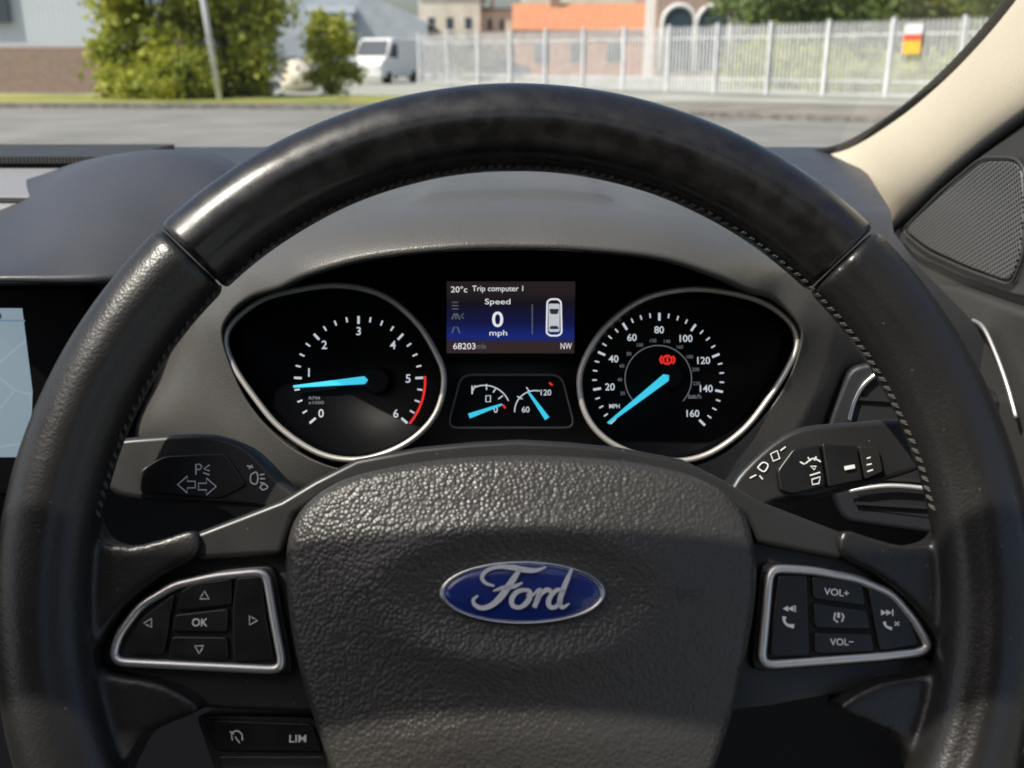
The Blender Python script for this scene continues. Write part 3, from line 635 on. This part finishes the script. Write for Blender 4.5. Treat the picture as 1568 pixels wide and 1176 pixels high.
def plate(nm,h0,h1,w,m,off):
    p=sp0-nv*off; mk(nm,[p-dv*w+Vector((0,0,h0)),p+dv*w+Vector((0,0,h0)),p+dv*w+Vector((0,0,h1)),p-dv*w+Vector((0,0,h1)),p-dv*w+Vector((0,0,h0))+nv*.01,p+dv*w+Vector((0,0,h0))+nv*.01,p+dv*w+Vector((0,0,h1))+nv*.01,p-dv*w+Vector((0,0,h1))+nv*.01],[[0,1,2,3],[4,5,6,7],[0,1,5,4],[1,2,6,5],[2,3,7,6],[3,0,4,7]],m,SG_,smooth=False)
plate('board_white',1.85,2.15,.27,mat('sign_white',(.75,.75,.73),.5),0)
plate('board_red',1.70,1.86,.27,mat('sign_red',(.65,.05,.03),.5),.015)
plate('board_yellow',1.3,1.72,.27,mat('sign_yellow',(.8,.45,.03),.5),0)
def bld(name,px0,px1,pyt,Y,depth,m,base_z=0):
    a=G(px0,pyt,Y); b_=G(px1,pyt,Y); e=empty(name); boxes('walls',[(a.x,Y,base_z,b_.x,Y+depth,a.z)],m,e); return e,a.x,b_.x,a.z
M_clad=mat('cladding_pale',(.54,.59,.64),.6)
b=M_clad.node_tree.nodes['Principled BSDF']; v=coords(M_clad); w=N(M_clad,'ShaderNodeTexWave'); w.inputs['Scale'].default_value=1.6; L(M_clad,v,w.inputs['Vector']); bp=N(M_clad,'ShaderNodeBump'); bp.inputs['Distance'].default_value=.02; L(M_clad,w.outputs['Fac'],bp.inputs['Height']); L(M_clad,bp.outputs['Normal'],b.inputs['Normal'])
def brickmat(name,c1,c2,mortar):
    m=mat(name,c1,.85); b=m.node_tree.nodes['Principled BSDF']; v=coords(m); 
    s=N(m,'ShaderNodeSeparateXYZ'); L(m,v,s.inputs[0]); cc=N(m,'ShaderNodeCombineXYZ'); ad=N(m,'ShaderNodeMath',operation='ADD'); L(m,s.outputs['X'],ad.inputs[0]); L(m,s.outputs['Y'],ad.inputs[1]); L(m,ad.outputs[0],cc.inputs['X']); L(m,s.outputs['Z'],cc.inputs['Y'])
    t=N(m,'ShaderNodeTexBrick'); t.inputs['Scale'].default_value=2.2; t.inputs['Color1'].default_value=(*c1,1); t.inputs['Color2'].default_value=(*c2,1); t.inputs['Mortar'].default_value=(*mortar,1); L(m,cc.outputs[0],t.inputs['Vector']); L(m,t.outputs['Color'],b.inputs['Base Color']); return m
M_brick=brickmat('brick_brown',(.24,.155,.11),(.31,.205,.15),(.32,.29,.25))
M_brickr=brickmat('brick_orange',(.50,.20,.10),(.56,.25,.13),(.45,.3,.2))
M_stone=add_noise(mat('stone_buff',(.6,.54,.42),.9),1,.2,.05,c1=(.62,.56,.44),c2=(.72,.67,.56))
M_grey=add_noise(mat('cladding_grey',(.25,.28,.3),.7),1,.1,.02,c1=(.32,.36,.40),c2=(.40,.44,.47))
M_win=mat('window_glass',(.05,.07,.09),.1)
M_white=mat('white_paint',(.80,.80,.78),.5)
M_tile=add_noise(mat('roof_tile',(.45,.18,.09),.8),3,.3,.05,c1=(.46,.19,.10),c2=(.58,.26,.13))
M_slate=mat('slate',(.16,.16,.17),.7)
e,x0,x1,zt_=bld('warehouse',-500,188,-130,40,20,M_clad); boxes('brick_plinth',[(x0,39.8,0,x1+.2,40.1,G(0,72,40).z)],M_brick,e); boxes('gutter',[(x0,39.7,zt_,x1+.3,40.3,zt_+.3)],M_slate,e); boxes('windows',[(x0+k*5,39.75,2.6,x0+k*5+2,39.9,4.2) for k in range(2,3)],M_win,e)
e=empty('industrial_unit'); a=G(395,30,80); c_=G(655,60,80); vs=[];n=14
for k in range(n+1):
    t=k/n; x=a.x+(c_.x-a.x)*t; z=G(395,22,80).z+ (1.3*sin(pi*(t*.85+.12)) - 1.6*max(0,t-.75)*2)
    vs+=[(x,80,0),(x,80,z),(x,110,z)]
fs=[]
for k in range(n): fs+=[[3*k,3*k+1,3*k+4,3*k+3],[3*k+1,3*k+2,3*k+5,3*k+4]]
mk('shell',vs,fs,M_grey,e,smooth=False)
gx=G(478,20,79.8); gx2=G(540,20,79.8)
boxes('portal',[(gx.x,79.2,0,gx.x+.5,79.9,gx.z),(gx2.x-.5,79.2,0,gx2.x,79.9,gx.z),(gx.x-.3,79.1,gx.z,gx2.x+.3,79.9,gx.z+.5)],M_clad,e)
boxes('shutter',[(gx.x+.6,79.6,0,gx2.x-.6,79.85,gx.z-.1)],mat('shutter',(.30,.33,.36),.6),e)
boxes('bins',[(G(420,100,78).x+k*2.1,77.5,0,G(420,100,78).x+k*2.1+1.6,78.8,1.5) for k in range(2)],M_slate,e)
for px0,px1,pt,Y in ((640,735,-10,92),(737,800,16,95)):
    e,x0,x1,z1=bld('stone_building',px0,px1,pt,Y,14,M_stone)
    boxes('roof',[(x0-.2,Y-.3,z1,x1+.2,Y+14,z1+.25)],M_slate,e)
    W=(x1-x0)
    boxes('windows',[(x0+W*f,Y-.05,zz_,x0+W*f+W*.11,Y+.1,zz_+1.0) for f in (.15,.45,.75) for zz_ in (1.6,3.8) if zz_+1.2<z1],M_win,e)
    boxes('sills',[(x0+W*f-.1,Y-.2,zz_-.15,x0+W*f+W*.11+.1,Y-.06,zz_-.02) for f in (.15,.45,.75) for zz_ in (1.6,3.8) if zz_+1.2<z1],M_white,e)
    boxes('chimney',[(x0+W*.2,Y+2,z1+.25,x0+W*.3,Y+3,z1+2)],M_brick,e)
e,x0,x1,z1=bld('brick_house',790,1008,46,85,12,M_brickr)
zr=G(800,14,88).z
mk('roof',[(x0-.3,84.6,z1),(x1+.2,84.6,z1),(x1+.2,98,z1),(x0-.3,98,z1),(x0-.3,91,zr+.6),(x1+.2,91,zr+.6)],[[0,1,5,4],[2,3,4,5],[0,4,3],[1,2,5]],M_tile,e,smooth=False)
boxes('windows',[(x0+1.5+k*3.0,84.9,1.1,x0+2.7+k*3.0,85.05,2.5) for k in range(4)],M_win,e)
boxes('chimney',[(x0+3,90,zr,x0+3.8,91,zr+1.8)],M_brick,e)
e,x0,x1,z1=bld('stone_building',800,1000,-60,112,10,M_stone)
boxes('windows',[(x0+1.5+k*3.4,111.9,5.4,x0+2.6+k*3.4,112.05,6.8) for k in range(4)],M_win,e)
pa=G(990,5,84); boxes('gate_pillar',[(pa.x,83.5,0,pa.x+.9,84.3,pa.z+1)],M_white)
e,x0,x1,z1=bld('arched_brick_building',1010,1132,-60,82,15,brickmat('brick_pink',(.34,.22,.18),(.40,.28,.22),(.45,.4,.35)))
for k in (0.28,.72):
    cx_=x0+(x1-x0)*k; P=[]
    for i in range(13): P.append(Vector((cx_+1.3*cos(pi*i/12),81.85,G(1000,35,82).z+1.3*sin(pi*i/12))))
    tube('arch_surround_%d'%int(k*100),[Vector((cx_+1.3,81.85,.5))]+P+[Vector((cx_-1.3,81.85,.5))],.16,M_white,e,closed=False,nrm=Vector((0,1,0)),sec=6)
    mk('arch_glass_%d'%int(k*100),[Vector((cx_+1.2,81.9,.5))]+[p+Vector((0,.05,0)) for p in P]+[Vector((cx_-1.2,81.9,.5))],[list(range(15))],M_win,e,smooth=False)
lp=empty('street_lamp'); p0=G(336,150,29.5); p1=G(311,0,29.5)
tube('post',[Vector((p0.x,p0.y,.1)),p1,p1+(p1-Vector((p0.x,p0.y,.1)))*1.2],.085,M_galv,lp,closed=False,nrm=Vector((0,1,0)))
tp=p1+(p1-Vector((p0.x,p0.y,.1)))*1.2
boxes('lantern',[(tp.x-.1,tp.y-1.1,tp.z-.08,tp.x+.15,tp.y+.1,tp.z+.08)],M_galv,lp,bevel=.03)
def leafmat(n,c1,c2):
    m=mat(n,c1,.6); b=m.node_tree.nodes['Principled BSDF']; v=coords(m); t=N(m,'ShaderNodeTexNoise'); t.inputs['Scale'].default_value=1.6; L(m,v,t.inputs['Vector'])
    r=N(m,'ShaderNodeValToRGB'); r.color_ramp.elements[0].position=.35; r.color_ramp.elements[1].position=.62; r.color_ramp.elements[0].color=(*c1,1); r.color_ramp.elements[1].color=(*c2,1); L(m,t.outputs['Fac'],r.inputs['Fac']); L(m,r.outputs['Color'],b.inputs['Base Color'])
    tl=N(m,'ShaderNodeBsdfTranslucent'); L(m,r.outputs['Color'],tl.inputs['Color']); ms=N(m,'ShaderNodeMixShader'); ms.inputs[0].default_value=.4
    o=m.node_tree.nodes['Material Output']; L(m,b.outputs[0],ms.inputs[1]); L(m,tl.outputs[0],ms.inputs[2]); L(m,ms.outputs[0],o.inputs['Surface']); return m
M_leafy=leafmat('leaf_bright',(.24,.29,.035),(.50,.51,.07)); M_leafg=leafmat('leaf_green',(.07,.12,.03),(.18,.24,.07))
M_bark=mat('bark',(.09,.07,.05),.9)
def tree(name,x,y,h,w,zl,nl,ls,m,seed,nc=26,flat=.8):
    rnd=random.Random(seed); e=empty(name)
    vs=[];fs=[]
    cl=[]
    for i in range(nc):
        t=rnd.random()**flat; zz_=zl+(h-zl)*t; rad=w/2*(math.sin(pi*min(1,(t*.72+.25)))**.6)
        a=rnd.random()*2*pi; rr_=rad*rnd.random()**.5*.85
        cl.append((Vector((x+rr_*cos(a),y+rr_*sin(a),zz_)),w*rnd.uniform(.10,.19)))
    for i in range(nl):
        c,r_=rnd.choice(cl); p=c+Vector((rnd.gauss(0,1),rnd.gauss(0,1),rnd.gauss(0,.8)))*r_*.62
        n=Vector((rnd.gauss(0,1)-.3,rnd.gauss(0,1)-.3,rnd.gauss(0,1)+.6)).normalized(); u=n.orthogonal().normalized(); v=n.cross(u); s=ls*rnd.uniform(.6,1.3)
        q=rnd.random()*6.28; u2=u*cos(q)+v*sin(q); v2=v*cos(q)-u*sin(q); b=len(vs)
        vs+= [p+u2*s,p+v2*s*.6,p-u2*s,p-v2*s*.6]; fs.append([b,b+1,b+2,b+3])
    mk('foliage',vs,fs,m,e,smooth=False)
    tube('trunk',[Vector((x,y,0)),Vector((x+.05,y,zl)),Vector((x,y,h*.75))],.05+h*.018,M_bark,e,closed=False,nrm=Vector((0,1,0)),taper=lambda t:1-.8*t)
    for i,(c,r_) in enumerate(cl[:7]): tube('limb_%d'%i,[Vector((x,y,zl*.7+.3*i)),c],.05,M_bark,e,closed=False,nrm=Vector((.3,1,.2)),taper=lambda t:1-.7*t)
def tx(px,Y): return G(px,100,Y).x
tree('broadleaf_tree',tx(240,32),32,6.5,3.6,.3,14000,.13,M_leafy,1,46,1.2)
tree('broadleaf_tree',tx(345,33),33.2,5.8,3.7,.3,15000,.13,M_leafy,2,48,1.2)
tree('shrub_tree',tx(503,36),36,2.7,2.0,.2,5000,.10,M_leafy,3,26,1.1)
tree('hedge_shrub',tx(268,30.5),30.8,1.3,2.4,.1,3500,.08,M_leafy,4)
for i,(px,Y,h,w) in enumerate(((1165,72,9,7),(1225,66,8,7),(1290,70,10,8),(1350,64,8,7),(1420,70,9,8),(1500,66,8,8),(1570,62,8,8),(1640,62,9,8))):
    tree('distant_tree',tx(px,Y),Y,h,w,1.5 if i%2 else 2.5,6000,.24,M_leafy if i in(2,5) else M_leafg,10+i)
for i,(px,Y,h,w) in enumerate(((1180,47,1.6,5),(1250,45,1.4,4.5),(720,66,2.4,3),(1500,40,1.2,6),(1330,42,1.0,5))):
    tree('shrub',tx(px,Y),Y,h,w,.1,4000,.11,M_leafy if i!=2 else M_leafg,30+i)
bm=bmesh.new(); bmesh.ops.create_icosphere(bm,subdivisions=3,radius=.7)
for v_ in bm.verts: v_.co*=1+.18*sin(v_.co.x*4+v_.co.z*3)+.1*cos(v_.co.y*7); v_.co.z*=.9
me=bpy.data.meshes.new('boulder'); bm.to_mesh(me); bm.free(); me.materials.append(M_stone); o=link(bpy.data.objects.new('boulder',me)); o.location=(tx(455,42),42,.5)
def van(name,cx,cy,yaw,body,s=1.0,boxy=True):
    e=empty(name,Matrix.Translation((cx,cy,0))@Matrix.Rotation(yaw,4,'Z'))
    if boxy: pr=[(-2.5,.35),(-2.5,2.25),(-2.3,2.4),(1.0,2.4),(1.35,2.3),(1.95,1.45),(2.6,1.15),(2.75,.9),(2.75,.35)]; hw=.95
    else: pr=[(-2.1,.35),(-2.15,.9),(-1.8,1.0),(-1.35,1.42),(.3,1.45),(1.0,1.0),(1.9,.85),(2.1,.6),(2.1,.35)]; hw=.87
    n=len(pr); vs=[(x,-hw,z) for x,z in pr]+[(x,hw,z) for x,z in pr]
    fs=[list(range(n)),list(range(2*n-1,n-1,-1))]+[[i,(i+1)%n,n+(i+1)%n,n+i] for i in range(n)]
    mk('body',vs,fs,body,e,bevel=.08)
    if boxy: gl_=[(.55,1.35),(.55,2.1),(1.2,2.1),(1.7,1.4)]
    else: gl_=[(-1.5,.98),(-1.2,1.34),(.25,1.36),(.8,1.0)]
    for sy in (-1,1):
        mk('side_glass',[(x,sy*(hw+.01),z) for x,z in gl_],[[0,1,2,3]],M_win,e,smooth=False)
        for wx in (-1.6,1.75) if boxy else (-1.3,1.3):
            vs=[];ns=20
            for yy in (sy*(hw-.15),sy*(hw+.03)): vs+=[(wx+.34*cos(2*pi*k/ns),yy,.34+.34*sin(2*pi*k/ns)) for k in range(ns)]
            mk('wheel',vs,[list(range(ns)),list(range(ns,2*ns))]+[[k,(k+1)%ns,ns+(k+1)%ns,ns+k] for k in range(ns)],M_black,e,bevel=.03)
    if boxy:
        mk('windscreen_pane',[(1.39,-.82,2.24),(1.39,.82,2.24),(1.96,.86,1.50),(1.96,-.86,1.50)],[[0,1,2,3]],M_win,e,smooth=False).location=(.02,0,.02)
        boxes('lights',[(2.7,-.85,.8,2.78,-.55,1.0),(2.7,.55,.8,2.78,.85,1.0)],M_white,e)
    return e
van('parked_van',tx(592,58),58,radians(-108),M_white)
van('parked_van',tx(636,70),70,radians(-100),mat('van_blue',(.16,.30,.38),.35))
van('parked_car',tx(765,72),72,radians(10),mat('car_dark',(.03,.04,.06),.25,coat=.5),boxy=False)
# ================================================================== LIGHT
S=Vector((-.5,-.28,.80)).normalized()
el=math.asin(S.z); az=atan2(S.x,S.y)
w=bpy.data.worlds.new('World'); scene.world=w; w.use_nodes=True
bg=w.node_tree.nodes['Background']; sky=w.node_tree.nodes.new('ShaderNodeTexSky'); sky.sky_type='NISHITA'; sky.sun_disc=False
sky.sun_elevation=el; sky.sun_rotation=az%(2*pi); sky.air_density=1.0; sky.dust_density=3.0
w.node_tree.links.new(sky.outputs[0],bg.inputs[0]); bg.inputs[1].default_value=.15
ld=bpy.data.lights.new('sun','SUN'); ld.energy=5; ld.angle=radians(.5); ld.color=(1,.94,.84)
lo=bpy.data.objects.new('sun',ld); lo.rotation_euler=(-S).to_track_quat('-Z','Y').to_euler(); scene.collection.objects.link(lo)
# ================================================================== CAMERA
cd=bpy.data.cameras.new('camera'); cd.sensor_width=36; cd.lens=36*F/1568; cd.clip_start=.02; cd.clip_end=3000
cd.dof.use_dof=True; cd.dof.focus_distance=.48; cd.dof.aperture_fstop=12
cam=bpy.data.objects.new('camera',cd); cam.location=EYE; cam.rotation_euler=(pi/2-PITCH,0,0); scene.collection.objects.link(cam); scene.camera=cam
scene.view_settings.view_transform='Standard'; scene.view_settings.look='None'; scene.view_settings.exposure=0
